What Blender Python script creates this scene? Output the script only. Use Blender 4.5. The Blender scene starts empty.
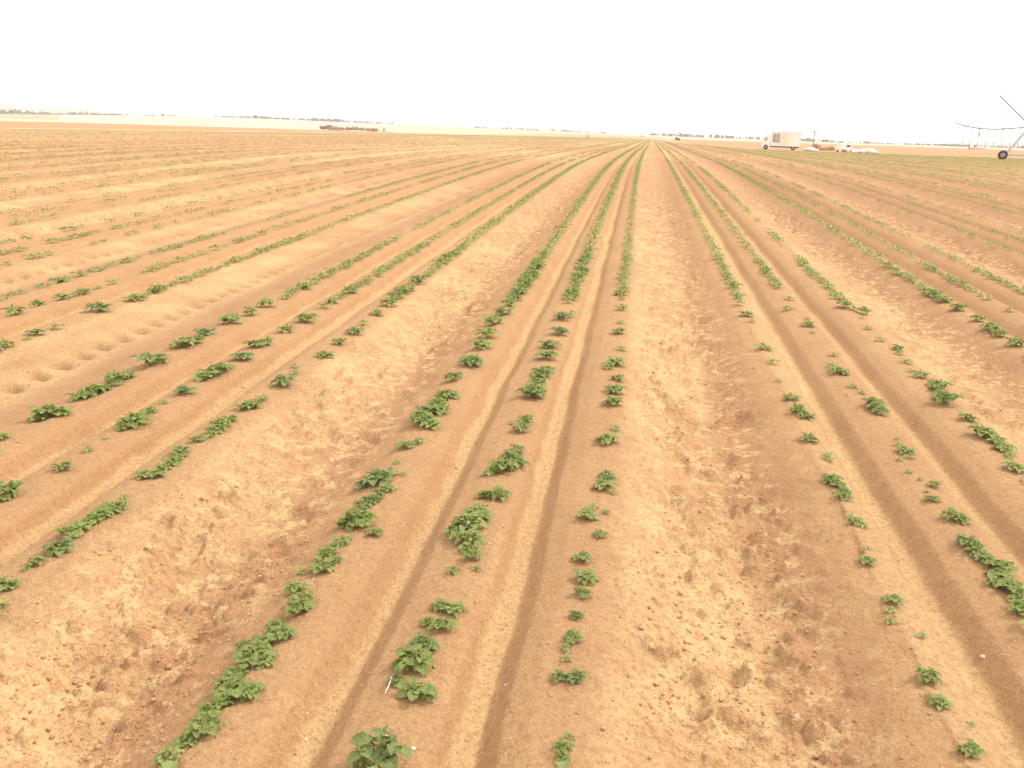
import bpy, bmesh, math, random
import numpy as np
from mathutils import Vector, Matrix

H = 1.8                     # eye height
S = 1.125                   # row unit
R = np.array([[0.98757, 0.07054, -0.14047], [0.15456, -0.27327, 0.94944], [0.02859, -0.95935, -0.28078]])
F = 860.0
scene = bpy.context.scene
COL = scene.collection
rng = np.random.default_rng(7)
random.seed(7)

# ------------------------------------------------------------------ helpers
def link(o, parent=None):
    COL.objects.link(o)
    if parent is not None:
        o.parent = parent
    return o

def tag(o, label=None, cat=None, group=None, kind=None):
    if label: o['label'] = label
    if cat: o['category'] = cat
    if group: o['group'] = group
    if kind: o['kind'] = kind
    return o

def empty(name, loc, rz=0.0):
    o = bpy.data.objects.new(name, None)
    o.empty_display_size = 0.1
    o.location = loc
    o.rotation_euler = (0, 0, rz)
    return link(o)

def mesh_np(name, verts, faces, mats=(), smooth=True, midx=None):
    """verts (n,3) array, faces (m,4) array of quads"""
    me = bpy.data.meshes.new(name)
    verts = np.asarray(verts, dtype=np.float32); faces = np.asarray(faces, dtype=np.int32)
    me.vertices.add(len(verts)); me.vertices.foreach_set('co', verts.ravel())
    k = faces.shape[1]
    me.loops.add(faces.size); me.loops.foreach_set('vertex_index', faces.ravel())
    me.polygons.add(len(faces))
    me.polygons.foreach_set('loop_start', np.arange(0, faces.size, k, dtype=np.int32))
    me.polygons.foreach_set('use_smooth', np.full(len(faces), smooth))
    for m in mats: me.materials.append(m)
    if midx is not None: me.polygons.foreach_set('material_index', np.asarray(midx, dtype=np.int32))
    me.update(calc_edges=True)
    return me

class MB:
    """collects boxes and tubes, builds them as one mesh object"""
    def __init__(self): self.bm = bmesh.new()
    def box(self, c, s, rot=(0, 0, 0), bevel=0.0):
        m = Matrix.Translation(c) @ Matrix.Rotation(rot[2], 4, 'Z') @ Matrix.Rotation(rot[1], 4, 'Y') @ Matrix.Rotation(rot[0], 4, 'X')
        g = bmesh.ops.create_cube(self.bm, size=1.0, matrix=m @ Matrix.Diagonal((s[0], s[1], s[2], 1)))
        if bevel > 0:
            es = list({e for v in g['verts'] for e in v.link_edges})
            bmesh.ops.bevel(self.bm, geom=es, offset=bevel, segments=2, affect='EDGES', profile=0.6)
        return self
    def tube(self, a, b, r, r2=None, seg=12):
        a = Vector(a); b = Vector(b); d = b - a
        m = Matrix.Translation((a + b) / 2) @ d.to_track_quat('Z', 'Y').to_matrix().to_4x4()
        bmesh.ops.create_cone(self.bm, cap_ends=True, segments=seg, radius1=r, radius2=r if r2 is None else r2, depth=d.length, matrix=m)
        return self
    def path(self, pts, r, seg=8):
        for a, b in zip(pts[:-1], pts[1:]): self.tube(a, b, r, seg=seg)
        return self
    def blob(self, c, s, seed=0, amp=0.15, sub=2, rot=0.0, flat=None):
        g = bmesh.ops.create_icosphere(self.bm, subdivisions=sub, radius=1.0)
        rr = random.Random(seed); ph = [rr.uniform(0, 6.3) for _ in range(6)]
        for v in g['verts']:
            p = v.co.copy()
            n = 1 + amp * (math.sin(3.1 * p.x + ph[0]) * math.sin(2.7 * p.y + ph[1]) + .6 * math.sin(5.3 * p.z + ph[2]) * math.sin(4.7 * p.x + ph[3]) + .5 * math.sin(7.9 * p.y + ph[4]) * math.sin(6.1 * p.z + ph[5]))
            q = Vector((p.x * s[0], p.y * s[1], p.z * s[2])) * n
            if flat is not None: q.z = max(q.z, flat)
            c_, s_ = math.cos(rot), math.sin(rot)
            v.co = Vector((q.x * c_ - q.y * s_, q.x * s_ + q.y * c_, q.z)) + Vector(c)
        return self
    def prism(self, pts, y0, y1):
        """outline in x,z extruded along y"""
        a = [self.bm.verts.new((x, y0, z)) for x, z in pts]; b = [self.bm.verts.new((x, y1, z)) for x, z in pts]
        self.bm.faces.new(a); self.bm.faces.new(b[::-1])
        for i in range(len(pts)):
            j = (i + 1) % len(pts); self.bm.faces.new((a[j], a[i], b[i], b[j]))
        return self
    def ring(self, c, R1, r, axis='Y', seg=28, sub=10, squash=1.0):
        vs = []
        for i in range(seg):
            a = 2 * math.pi * i / seg; row = []
            for j in range(sub):
                b = 2 * math.pi * j / sub
                rad = R1 + r * math.cos(b); w = r * squash * math.sin(b)
                row.append(self.bm.verts.new((c[0] + rad * math.cos(a), c[1] + w, c[2] + rad * math.sin(a))))
            vs.append(row)
        for i in range(seg):
            for j in range(sub):
                self.bm.faces.new((vs[i][j], vs[(i + 1) % seg][j], vs[(i + 1) % seg][(j + 1) % sub], vs[i][(j + 1) % sub]))
        return self
    def build(self, name, mat, parent=None, smooth=False, loc=None):
        bmesh.ops.recalc_face_normals(self.bm, faces=self.bm.faces)
        me = bpy.data.meshes.new(name); self.bm.to_mesh(me); self.bm.free()
        me.materials.append(mat)
        if smooth:
            for p in me.polygons: p.use_smooth = True
        o = bpy.data.objects.new(name, me)
        if loc is not None: o.location = loc
        return link(o, parent)

# ------------------------------------------------------------------ noise
_T = np.random.default_rng(3).random((256, 256)).astype(np.float32)
def vnoise(x, y, off=0):
    x = x + 17.3 * off; y = y + 9.1 * off
    xi = np.floor(x).astype(np.int64); yi = np.floor(y).astype(np.int64)
    fx = (x - xi).astype(np.float32); fy = (y - yi).astype(np.float32)
    fx = fx * fx * (3 - 2 * fx); fy = fy * fy * (3 - 2 * fy)
    a = _T[xi & 255, yi & 255]; b = _T[(xi + 1) & 255, yi & 255]; c = _T[xi & 255, (yi + 1) & 255]; d = _T[(xi + 1) & 255, (yi + 1) & 255]
    return (a + (b - a) * fx) * (1 - fy) + (c + (d - c) * fx) * fy
def fbm(x, y, oct=4, off=0):
    s = 0; a = .5; t = 0
    for i in range(oct):
        s = s + a * vnoise(x * 2 ** i, y * 2 ** i, off + i); t += a; a *= .5
    return s / t
def cell(x, y, off=0):
    """distance to nearest jittered point and a random value of that cell"""
    xi = np.floor(x).astype(np.int64); yi = np.floor(y).astype(np.int64)
    best = np.full(np.shape(x), 9.0, dtype=np.float32); sec = best.copy(); val = np.zeros(np.shape(x), dtype=np.float32)
    for dx in (-1, 0, 1):
        for dy in (-1, 0, 1):
            cx = xi + dx; cy = yi + dy
            px = cx + _T[(cx + off * 31) & 255, cy & 255]; py = cy + _T[(cx + off * 57 + 91) & 255, (cy + 13) & 255]
            d = np.hypot(x - px, y - py); m = d < best
            sec = np.where(m, best, np.minimum(sec, d)); best = np.where(m, d, best); val = np.where(m, _T[(cx + 7 + off) & 255, (cy + 171) & 255], val)
    return np.where(sec - best < .25, best + (.25 - (sec - best)) * 1.6, best), val      # falls away towards the cell's rim
def sstep(a, b, v):
    t = np.clip((v - a) / (b - a), 0, 1); return t * t * (3 - 2 * t)

# ------------------------------------------------------------------ the field's lie
ROUGH = [None]
BEDS = np.array([-0.52 - 1.95 * k for k in range(70, 0, -1)] + [-0.52, 1.42] + [1.42 + 1.9 * k for k in range(1, 60)])
BEDS[69] = -2.45; BEDS[68] = -4.55; BEDS[67] = -6.5
LEFT_ROW = -0.47; RIGHT_ROW = 0.455
_cx = np.array([-.47, -.39, -.345, -.310, -.285, -.240, -.218, -.165, -.08, 0, .06, .095, .120, .145, .195, .215, .262, .34, .455, .57, .68, .78, .90, 1.02, 1.14, 1.25, 1.36])
_cz = np.array([0, -.007, -.026, -.068, -.082, -.082, -.070, -.026, -.005, 0, -.006, -.022, -.060, -.080, -.082, -.070, -.030, -.007, 0, -.012, -.036, -.066, -.088, -.094, -.082, -.052, -.016])
_yt = np.arange(0, 1400, .5); _yv = np.interp(_yt, [0, 20, 50, 90, 150, 300, 2000], [0, 20, 43, 46, 37, 30, 30])
for _w in (41, 41, 31):
    _pad = _w // 2; _e = np.concatenate([2 * _yv[0] - _yv[_pad:0:-1], _yv, np.full(_pad, _yv[-1])]); _yv = np.convolve(_e, np.ones(_w) / _w, 'valid')
def yy_of(y):
    Y = np.maximum(y / S, -2.0)
    return np.where(Y < 1, Y, np.interp(Y, _yt, _yv))
def x0_of(x, y):
    yy = yy_of(y); return (x / S + .0126 * yy) / (1 + .018 * yy)
def x_of(x0, y):
    yy = yy_of(y); return S * (x0 * (1 + .018 * yy) - .0126 * yy)
def field_far(x):
    return np.interp(x, [-107, -79, -30, 0, 9, 18, 36, 63, 400], [300, 465, 640, 560, 300, 174, 167, 164, 164])
def zfar(x, y):
    hill = np.interp(x, [-1900, -1140, -900, -700, -450, -265, -15, 300], [5.0, 5.3, 8, 12.3, 8.8, 7, 3.5, 0.6])
    return hill * sstep(450, 1500, y)
def terrain(x, y, detail=True):
    """height, and the soil masks: pale crust, moist, rough"""
    x = np.asarray(x, dtype=np.float64); y = np.asarray(y, dtype=np.float64)
    x0 = x0_of(x, y)
    fine = detail
    wob = .02 * (vnoise(y * .9, x * .35, 1) - .5) + .016 * (vnoise(y * 3.1, x * .8, 2) - .5)
    x0 = x0 + wob
    idx = np.clip(np.searchsorted(BEDS - .47, x0) - 1, 0, len(BEDS) - 1)
    rel = x0 - BEDS[idx]
    nextw = np.where(idx + 1 < len(BEDS), BEDS[np.minimum(idx + 1, len(BEDS) - 1)] - BEDS[idx], 1.93)
    rel = np.where(rel > .6, .6 + (rel - .6) * .85 / (nextw - 1.07), rel)
    prof = np.interp(rel, np.r_[_cx, 1.45], np.r_[_cz, 0])
    # masks
    gap = sstep(.50, .72, rel) * (1 - sstep(1.12, 1.34, rel))
    fj = .03 * (vnoise(x * 6, y * 5, 77) - .5); furrow = (sstep(-.305, -.275, rel + fj) * (1 - sstep(-.240, -.222, rel)) + sstep(.112, .140, rel + fj) * (1 - sstep(.190, .206, rel))) * (.75 + .35 * vnoise(x * 1.1, y * 1.3, 78))
    smooth_gap = (idx == 68) | (idx == 67) | (idx == 65) | (idx == 63)
    rough = gap * np.where(smooth_gap, .12, 1.0) + .25 * sstep(.46, .6, rel) * (1 - gap)
    ROUGH[0] = rough
    infield = ((y < field_far(x)) & (x > -107)).astype(np.float64)
    soft = sstep(0, 1, np.clip((field_far(x) - y) / 8, 0, 1)) * infield
    amp = (1 + .55 * sstep(7, 26, y)) / (1 + np.maximum(y, 0) / 90)
    z = prof * S * (1.32 + .25 * (vnoise(x * .7, y * .5, 5) - .5))
    z = np.where(smooth_gap & (rel > .5), z * .6, z) + .012 * (fbm(x * 1.6, y * .9, 2, 9) - .5)
    # cloddy wheel strips
    b = fbm(x * 3.0, y * 2.6, 3, 11); hollow = sstep(.52, .72, b)
    rid = 1 - np.abs(2 * fbm(x * 6.5, y * 5.5, 3, 21) - 1)
    d1, v1 = cell(x * 8 + 2 * b, y * 7, 1); d2, v2 = cell(x * 21, y * 19, 2)
    patch = sstep(.38, .62, fbm(x * 1.3, y * .9, 2, 31))
    clod = np.sqrt(np.clip(1 - (d1 / (.16 + .24 * v1)) ** 2, 0, 1)) * (v1 > .45) * (.010 + .020 * v1)
    clod2 = np.sqrt(np.clip(1 - (d2 / (.22 + .25 * v2)) ** 2, 0, 1)) * (v2 > .5) * (.004 + .007 * v2)
    foot, fv = cell(x * 2.1, y * 1.7, 5)
    print_ = sstep(.33, .14, foot) * sstep(.40, .60, vnoise(x * 1.1, y * .8, 55))
    z = z + rough * (-.040 * hollow - .038 * print_ + .024 * (rid - .6) + (clod + clod2) * (.35 + .9 * patch) * (1 - .6 * print_) + .026 * (fbm(x * 14, y * 12, 2, 41) - .5) + .014 * (fbm(x * 38, y * 34, 2, 44) - .5))
    # lug prints of a tractor tyre in the smooth strips
    Yl = (y + .05 * np.sin(y * .9)) / .32
    ph = Yl - np.floor(Yl) - .5 + (rel - .88) * 1.2
    cen = np.where(idx == 68, .89, .78)
    lug = np.exp(-((rel - cen) / .060) ** 2) * sstep(.34, .05, np.abs(ph))
    lugon = ((idx == 68) | (idx == 67)).astype(float)
    z = z - lugon * lug * .075 * (.85 + .3 * vnoise(x * 2, y * 2.3, 51))
    # sparse clods and grain everywhere
    z = z + (1 - rough) * (clod2 * .35 * (fbm(x * 2, y * 2, 2, 61) > .5) + .008 * (fbm(x * 9, y * 9, 2, 65) - .5) + .0045 * (fbm(x * 32, y * 30, 2, 68) - .5))
    z = z * amp * np.maximum(soft, .0) + (1 - soft) * (.25 * (fbm(x * .05, y * .05, 2, 71) - .5)) * sstep(10, 200, y)
    z = z + zfar(x, y)
    pn = fbm(x * 2.2, y * 1.7, 4, 81)
    pale = .62 * furrow + sstep(.47, .60, rel) * (1 - sstep(.85, 1.25, rel)) * (.35 + 1.1 * (pn - .4)) + .25 * (pn - .5)
    pale = pale + np.where(x0 > .8, .35 * sstep(-.52, -.42, rel) * (1 - sstep(-.30, -.24, rel)), 0) + np.where(idx == 70, 0, .18) * np.exp(-((rel - .42) / .09) ** 2)
    moist_shade = sstep(.98, 1.12, rel) * (1 - sstep(1.25, 1.42, rel)) * .5 + .35 * gap * sstep(.5, .7, fbm(x * 1.9, y * 1.5, 3, 91)) + .8 * lugon * lug  # left-facing gap slopes: damp plus painted shade; lug hollows get painted shade too
    moist_shade = moist_shade + .75 * sstep(9, 45, y) * sstep(.30, .62, fbm(x * .12, y * .03, 3, 95)) + .42 * sstep(1, 6, x) + .40 * gap * sstep(7, 22, y) * (~smooth_gap) * sstep(-12, -2, x) + rough * .25 * clod / .03
    return z, np.clip(pale, 0, 1) * infield, np.clip(moist_shade, 0, 1) * infield, infield

def zone_colour(x, y, infield):
    n = len(x); c = np.zeros((n, 4), dtype=np.float32); c[:, 3] = 1
    soil = np.array([.482, .274, .130]); orange = np.array([.50, .245, .115]); straw = np.array([.68, .53, .36]); green = np.array([.36, .37, .20]); track = np.array([.68, .50, .30])
    c[:, :3] = soil
    out = infield < .5
    st = fbm(x * .004, y * .03, 3, 5)
    left = x < 12
    m = out & left; c[m, :3] = straw
    m6 = m & (x > -107) & (y < 950); c[m6, :3] = np.array([.56, .36, .20])
    m2 = m & (x > -310) & (x < -107) & (y < 470); c[m2, :3] = orange
    m3 = m & (y > 620) & (x < -.716 * y); c[m3, :3] = green
    m4 = m & (y > 900) & (x > -.29 * y) & (st > .5); c[m4, :3] = green * 1.1
    m5 = m & (x < -107) & (x > -112) & (y < 300); c[m5, :3] = track
    r = out & ~left
    c[r & (y < 690), :3] = orange
    c[r & (y >= 690), :3] = straw
    c[r & (y >= 1000) & (st > .45), :3] = green * .9
    c[r & (y < field_far(x) + 7), :3] = track
    c[y < 0, :3] = soil
    return c

HAZE_D, SKY_S, SUN_S, EXPO = .00022, .12, 1.5, 0.84

# ------------------------------------------------------------------ materials
def new_mat(name):
    m = bpy.data.materials.new(name); m.use_nodes = True
    nt = m.node_tree; return m, nt, nt.nodes['Principled BSDF']
def setin(n, k, v): n.inputs[k].default_value = v
def noise(nt, scale, detail=4, rough=.6, vec=None):
    t = nt.nodes.new('ShaderNodeTexNoise'); setin(t, 'Scale', scale); setin(t, 'Detail', detail); setin(t, 'Roughness', rough)
    if vec is not None: nt.links.new(vec, t.inputs['Vector'])
    return t.outputs['Fac']
def ramp(nt, fac, stops):
    r = nt.nodes.new('ShaderNodeValToRGB'); nt.links.new(fac, r.inputs['Fac'])
    el = r.color_ramp.elements
    while len(el) < len(stops): el.new(.5)
    for e, (p, c) in zip(el, stops): e.position = p; e.color = c if len(c) == 4 else (*c, 1)
    return r.outputs['Color']
def mix(nt, fac, a, b, mode='MIX'):
    m = nt.nodes.new('ShaderNodeMix'); m.data_type = 'RGBA'; m.blend_type = mode
    for key, v in ((0, fac), (6, a), (7, b)):
        if hasattr(v, 'is_linked') or hasattr(v, 'links'): nt.links.new(v, m.inputs[key])
        elif isinstance(v, (int, float)): m.inputs[key].default_value = v
        else: m.inputs[key].default_value = (*v, 1) if len(v) == 3 else v
    return m.outputs[2]
def coords(nt, kind='Object'):
    t = nt.nodes.new('ShaderNodeTexCoord'); return t.outputs[kind]
def bump(nt, p, h, strength=.5, dist=.01):
    b = nt.nodes.new('ShaderNodeBump'); setin(b, 'Strength', strength); setin(b, 'Distance', dist)
    nt.links.new(h, b.inputs['Height']); nt.links.new(b.outputs[0], p.inputs['Normal'])
def simple(name, col, rough=.6, var=.12, scale=3.0, metal=0.0):
    m, nt, p = new_mat(name)
    f = noise(nt, scale, 5, .65, coords(nt))
    lo = tuple(c * (1 - var * 1.6) for c in col); hi = tuple(min(1, c * (1 + var)) for c in col)
    nt.links.new(ramp(nt, f, [(.3, lo), (.7, hi)]), p.inputs['Base Color'])
    setin(p, 'Roughness', rough); setin(p, 'Metallic', metal)
    return m

def soil_material():
    m, nt, p = new_mat('soil')
    vec = coords(nt)
    a = nt.nodes.new('ShaderNodeAttribute'); a.attribute_name = 'zone'
    b = nt.nodes.new('ShaderNodeAttribute'); b.attribute_name = 'mask'
    sep = nt.nodes.new('ShaderNodeSeparateColor'); nt.links.new(b.outputs['Color'], sep.inputs[0])
    n1 = noise(nt, 1.6, 6, .62, vec); n2 = noise(nt, 28, 5, .75, vec); n3 = noise(nt, 170, 3, .7, vec)
    base = mix(nt, n1, (.82, .78, .74), (1.14, 1.16, 1.18))
    col = mix(nt, 1.0, a.outputs['Color'], base, 'MULTIPLY')
    # pale sand crust
    mt = nt.nodes.new('ShaderNodeMath'); mt.operation = 'MULTIPLY_ADD'; nt.links.new(n2, mt.inputs[0]); mt.inputs[1].default_value = 1.6; mt.inputs[2].default_value = -.8
    ad = nt.nodes.new('ShaderNodeMath'); ad.operation = 'ADD'; ad.use_clamp = True
    nt.links.new(sep.outputs[0], ad.inputs[0]); nt.links.new(mt.outputs[0], ad.inputs[1])
    gate = nt.nodes.new('ShaderNodeMath'); gate.operation = 'MULTIPLY'; gate.use_clamp = True; nt.links.new(ad.outputs[0], gate.inputs[0]); nt.links.new(sep.outputs[2], gate.inputs[1])
    col = mix(nt, gate.outputs[0], col, (.68, .455, .215))
    # damp, freshly turned soil, with shade painted on gap slopes and in tyre prints
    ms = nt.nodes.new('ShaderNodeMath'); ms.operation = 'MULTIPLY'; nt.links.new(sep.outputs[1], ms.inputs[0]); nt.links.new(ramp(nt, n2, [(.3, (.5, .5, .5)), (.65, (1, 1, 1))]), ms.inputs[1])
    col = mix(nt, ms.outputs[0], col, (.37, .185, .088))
    ra = nt.nodes.new('ShaderNodeAttribute'); ra.attribute_name = 'rough'
    n4 = noise(nt, 9.0, 7, .72, vec)
    col = mix(nt, mulf(nt, ra.outputs['Fac'], ramp(nt, n4, [(.52, (0, 0, 0)), (.58, (.5, .5, .5))])), col, (.38, .19, .092))
    col = mix(nt, mulf(nt, ra.outputs['Fac'], ramp(nt, n4, [(.43, (.8, .8, .8)), (.47, (0, 0, 0))])), col, (.69, .47, .225))
    n5 = noise(nt, 45.0, 4, .7, vec)
    col = mix(nt, ramp(nt, n5, [(.38, (.6, .6, .6)), (.5, (0, 0, 0))]), col, (.37, .185, .09))
    # grains: pale grit and dark crumbs
    g1 = ramp(nt, n3, [(.60, (0, 0, 0)), (.72, (1, 1, 1))]); col = mix(nt, mixf(nt, g1, .40), col, (.82, .66, .46))
    g2 = ramp(nt, n3, [(.28, (1, 1, 1)), (.40, (0, 0, 0))]); col = mix(nt, mixf(nt, g2, .35), col, (.26, .13, .065))
    nt.links.new(col, p.inputs['Base Color'])
    setin(p, 'Roughness', .95); setin(p, 'Specular IOR Level', .15)
    vo = nt.nodes.new('ShaderNodeTexVoronoi'); vo.inputs['Scale'].default_value = 34; nt.links.new(vec, vo.inputs['Vector'])
    vo2 = nt.nodes.new('ShaderNodeTexVoronoi'); vo2.inputs['Scale'].default_value = 90; nt.links.new(vec, vo2.inputs['Vector'])
    h = mix(nt, .35, n2, n3)
    h = mix(nt, mulf(nt, ra.outputs['Fac'], ramp(nt, n4, [(.42, (0, 0, 0)), (.55, (.55, .55, .55))])), h, vo.outputs['Distance'])
    h = mix(nt, .16, h, vo2.outputs['Distance'])
    bump(nt, p, h, 1.0, .026)
    return m
def mulf(nt, a, b):
    t = nt.nodes.new('ShaderNodeMath'); t.operation = 'MULTIPLY'; nt.links.new(a, t.inputs[0]); nt.links.new(b, t.inputs[1]); return t.outputs[0]
def mixf(nt, v, k):
    t = nt.nodes.new('ShaderNodeMath'); t.operation = 'MULTIPLY'; nt.links.new(v, t.inputs[0]); t.inputs[1].default_value = k; return t.outputs[0]

def leaf_material(name, dark, light, pale):
    m, nt, p = new_mat(name)
    vec = coords(nt)
    oi = nt.nodes.new('ShaderNodeObjectInfo')
    at = nt.nodes.new('ShaderNodeAttribute'); at.attribute_name = 'leaf'
    f = noise(nt, 1.1, 4, .6, vec)
    col = mix(nt, ramp(nt, f, [(.3, (0, 0, 0)), (.7, (1, 1, 1))]), dark, light)
    col = mix(nt, mixf(nt, at.outputs['Fac'], .75), col, pale)
    col = mix(nt, mixf(nt, oi.outputs['Random'], .35), col, (.13, .19, .045))
    nt.links.new(col, p.inputs['Base Color']); setin(p, 'Roughness', .55); setin(p, 'Specular IOR Level', .35)
    tr = nt.nodes.new('ShaderNodeBsdfTranslucent'); nt.links.new(mix(nt, .5, col, (.30, .40, .05)), tr.inputs['Color'])
    mx = nt.nodes.new('ShaderNodeMixShader'); mx.inputs[0].default_value = .28
    nt.links.new(p.outputs[0], mx.inputs[1]); nt.links.new(tr.outputs[0], mx.inputs[2])
    nt.links.new(mx.outputs[0], nt.nodes['Material Output'].inputs['Surface'])
    bump(nt, p, noise(nt, 9, 3, .6, vec), .5, .05)
    return m

M = {}
M['soil'] = soil_material()
M['green'] = leaf_material('potato_leaf', (.240, .270, .060), (.385, .420, .115), (.52, .55, .20))
M['dark'] = leaf_material('dark_potato_leaf', (.175, .222, .064), (.280, .335, .105), (.42, .46, .18))
M['yellow'] = leaf_material('yellowish_potato_leaf', (.20, .26, .065), (.31, .37, .09), (.52, .52, .16))
M['dusty'] = simple('dusty_glass', (.35, .36, .36), .3, .1, 1)
M['stem'] = simple('stem_green', (.22, .28, .09), .6, .15, 20)
M['white'] = simple('white_paint', (.80, .79, .74), .5, .06, .6)
M['cream'] = simple('cream_panel', (.78, .72, .50), .6, .08, .5)
M['greybrown'] = simple('grey_brown_panel', (.42, .35, .28), .8, .2, .8)
M['black'] = simple('black_rubber', (.035, .033, .035), .8, .2, 4)
M['glass'] = simple('dark_glass', (.05, .06, .07), .12, .05, 1)
M['darkmetal'] = simple('dark_metal', (.12, .11, .11), .55, .2, 2)
M['galv'] = simple('galvanised_steel', (.42, .42, .44), .45, .12, 3, .5)
M['greypipe'] = simple('weathered_grey_pipe', (.26, .24, .27), .6, .15, 2)
M['hub'] = simple('wheel_hub_grey', (.30, .28, .32), .6, .15, 3)
M['hose'] = simple('grey_hose', (.42, .37, .42), .7, .1, 3)
M['red'] = simple('faded_red_paint', (.50, .20, .14), .6, .2, 3)
M['sack'] = simple('white_sack_fabric', (.82, .79, .70), .85, .06, 2)
M['earth'] = simple('brown_earth_heap', (.33, .19, .10), .95, .25, 1.2)
M['wood'] = simple('weathered_wood', (.24, .17, .12), .85, .2, 3)
M['straw'] = simple('dry_straw', (.74, .66, .52), .8, .1, 20)
M['stone'] = simple('pale_stone', (.66, .58, .48), .85, .15, 25)
M['greystone'] = simple('grey_stone', (.34, .29, .26), .85, .2, 25)
M['clod'] = simple('soil_clod', (.46, .255, .125), .95, .2, 30)
M['brush'] = simple('dry_brush', (.24, .20, .13), .9, .35, .7)
M['woodland'] = simple('woodland', (.20, .17, .165), .9, .3, .02)
M['hillmat'] = simple('hill_scrub', (.40, .27, .20), .95, .2, .004)
M['trunk'] = simple('bark', (.14, .10, .07), .9, .2, 2)
M['brownwall'] = simple('brown_shed_wall', (.34, .24, .18), .8, .15, .6)
# ------------------------------------------------------------------ the ground: one sheet out to the horizon
u = np.linspace(-1.28, .82, 1500)
yl = [-4200, -3000, -1200, -400, -120, -40, -12, -4, -2, -1, -.3, .3, .8]
yv = 1.15
while yv < 4300:
    yl.append(yv); yv += min(.0032 + yv * yv / 1000.0, .0125 * yv)
yl = np.array(yl)
w = np.maximum(yl, -1.5) + 3.0
Xc = u[None, :] * w[:, None]
k = (np.arange(1, 15) / 14.0) ** 3
Lx = Xc[:, :1] + (-6300 - np.minimum(Xc[:, :1], 0) * 1.0) * k[None, ::-1] * 1.0
Lx = Xc[:, :1] * (1 - k[None, ::-1]) + (-6000) * k[None, ::-1]
Rx = Xc[:, -1:] * (1 - k[None, :]) + 6000 * k[None, :]
GX = np.concatenate([Lx, Xc, Rx], axis=1); GY = np.repeat(yl[:, None], GX.shape[1], axis=1)
nr, nc = GX.shape
fx = GX.ravel(); fy = GY.ravel()
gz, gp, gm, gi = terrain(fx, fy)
idx = np.arange(nr * nc).reshape(nr, nc)
quads = np.stack([idx[:-1, :-1], idx[:-1, 1:], idx[1:, 1:], idx[1:, :-1]], axis=-1).reshape(-1, 4)
me = mesh_np('field_ground', np.stack([fx, fy, gz], axis=1), quads, [M['soil']])
ca = me.color_attributes.new('zone', 'FLOAT_COLOR', 'POINT'); ca.data.foreach_set('color', zone_colour(fx, fy, gi).ravel())
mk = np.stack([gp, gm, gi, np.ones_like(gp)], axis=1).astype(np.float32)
ra = me.attributes.new('rough', 'FLOAT', 'POINT'); ra.data.foreach_set('value', ROUGH[0].astype(np.float32))
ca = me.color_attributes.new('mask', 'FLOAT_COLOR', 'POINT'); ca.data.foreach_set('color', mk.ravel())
ground = link(bpy.data.objects.new('field_ground', me)); tag(ground, 'ridged sandy orange-brown field soil with furrows, clods and wheel strips', kind='structure')
del GX, GY, quads, idx
def gh(x, y): return float(terrain(np.array([x]), np.array([y]))[0][0])

def project(x, y, z=0.0):
    v = np.array([x, y, z - H]) @ R
    return 512 + F * v[0] / v[2], 384 + F * v[1] / v[2], v[2]

# ------------------------------------------------------------------ potato plants
def leaflet(nl, nw, L, W, fold, curl, rs):
    s = np.linspace(0, 1, nl + 1); t = np.linspace(-1, 1, nw + 1)
    Sg, Tg = np.meshgrid(s, t, indexing='ij')
    prof = np.sin(np.pi * np.clip(Sg, .02, .985) ** .72) ** .62
    x = Sg * L; y = Tg * W * .5 * prof
    z = fold * np.abs(Tg) * W * prof * .5 - curl * L * Sg ** 2 + (.035 * L * np.sin(Sg * 9 + rs) * np.cos(Tg * 4 + rs) if nl > 2 else 0)
    v = np.stack([x, y, z], -1).reshape(-1, 3)
    i = np.arange((nl + 1) * (nw + 1)).reshape(nl + 1, nw + 1)
    q = np.stack([i[:-1, :-1], i[1:, :-1], i[1:, 1:], i[:-1, 1:]], -1).reshape(-1, 4)
    att = np.clip(1 - np.abs(Tg) * 3.2, 0, 1) * .55
    return v, q, att.ravel()
def rotm(az, pitch, roll):
    ca, sa = math.cos(az), math.sin(az); cp, sp = math.cos(pitch), math.sin(pitch); cr, sr = math.cos(roll), math.sin(roll)
    Rz = np.array([[ca, -sa, 0], [sa, ca, 0], [0, 0, 1]]); Ry = np.array([[cp, 0, -sp], [0, 1, 0], [sp, 0, cp]]); Rx = np.array([[1, 0, 0], [0, cr, -sr], [0, sr, cr]])
    return Rz @ Ry @ Rx
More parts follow.
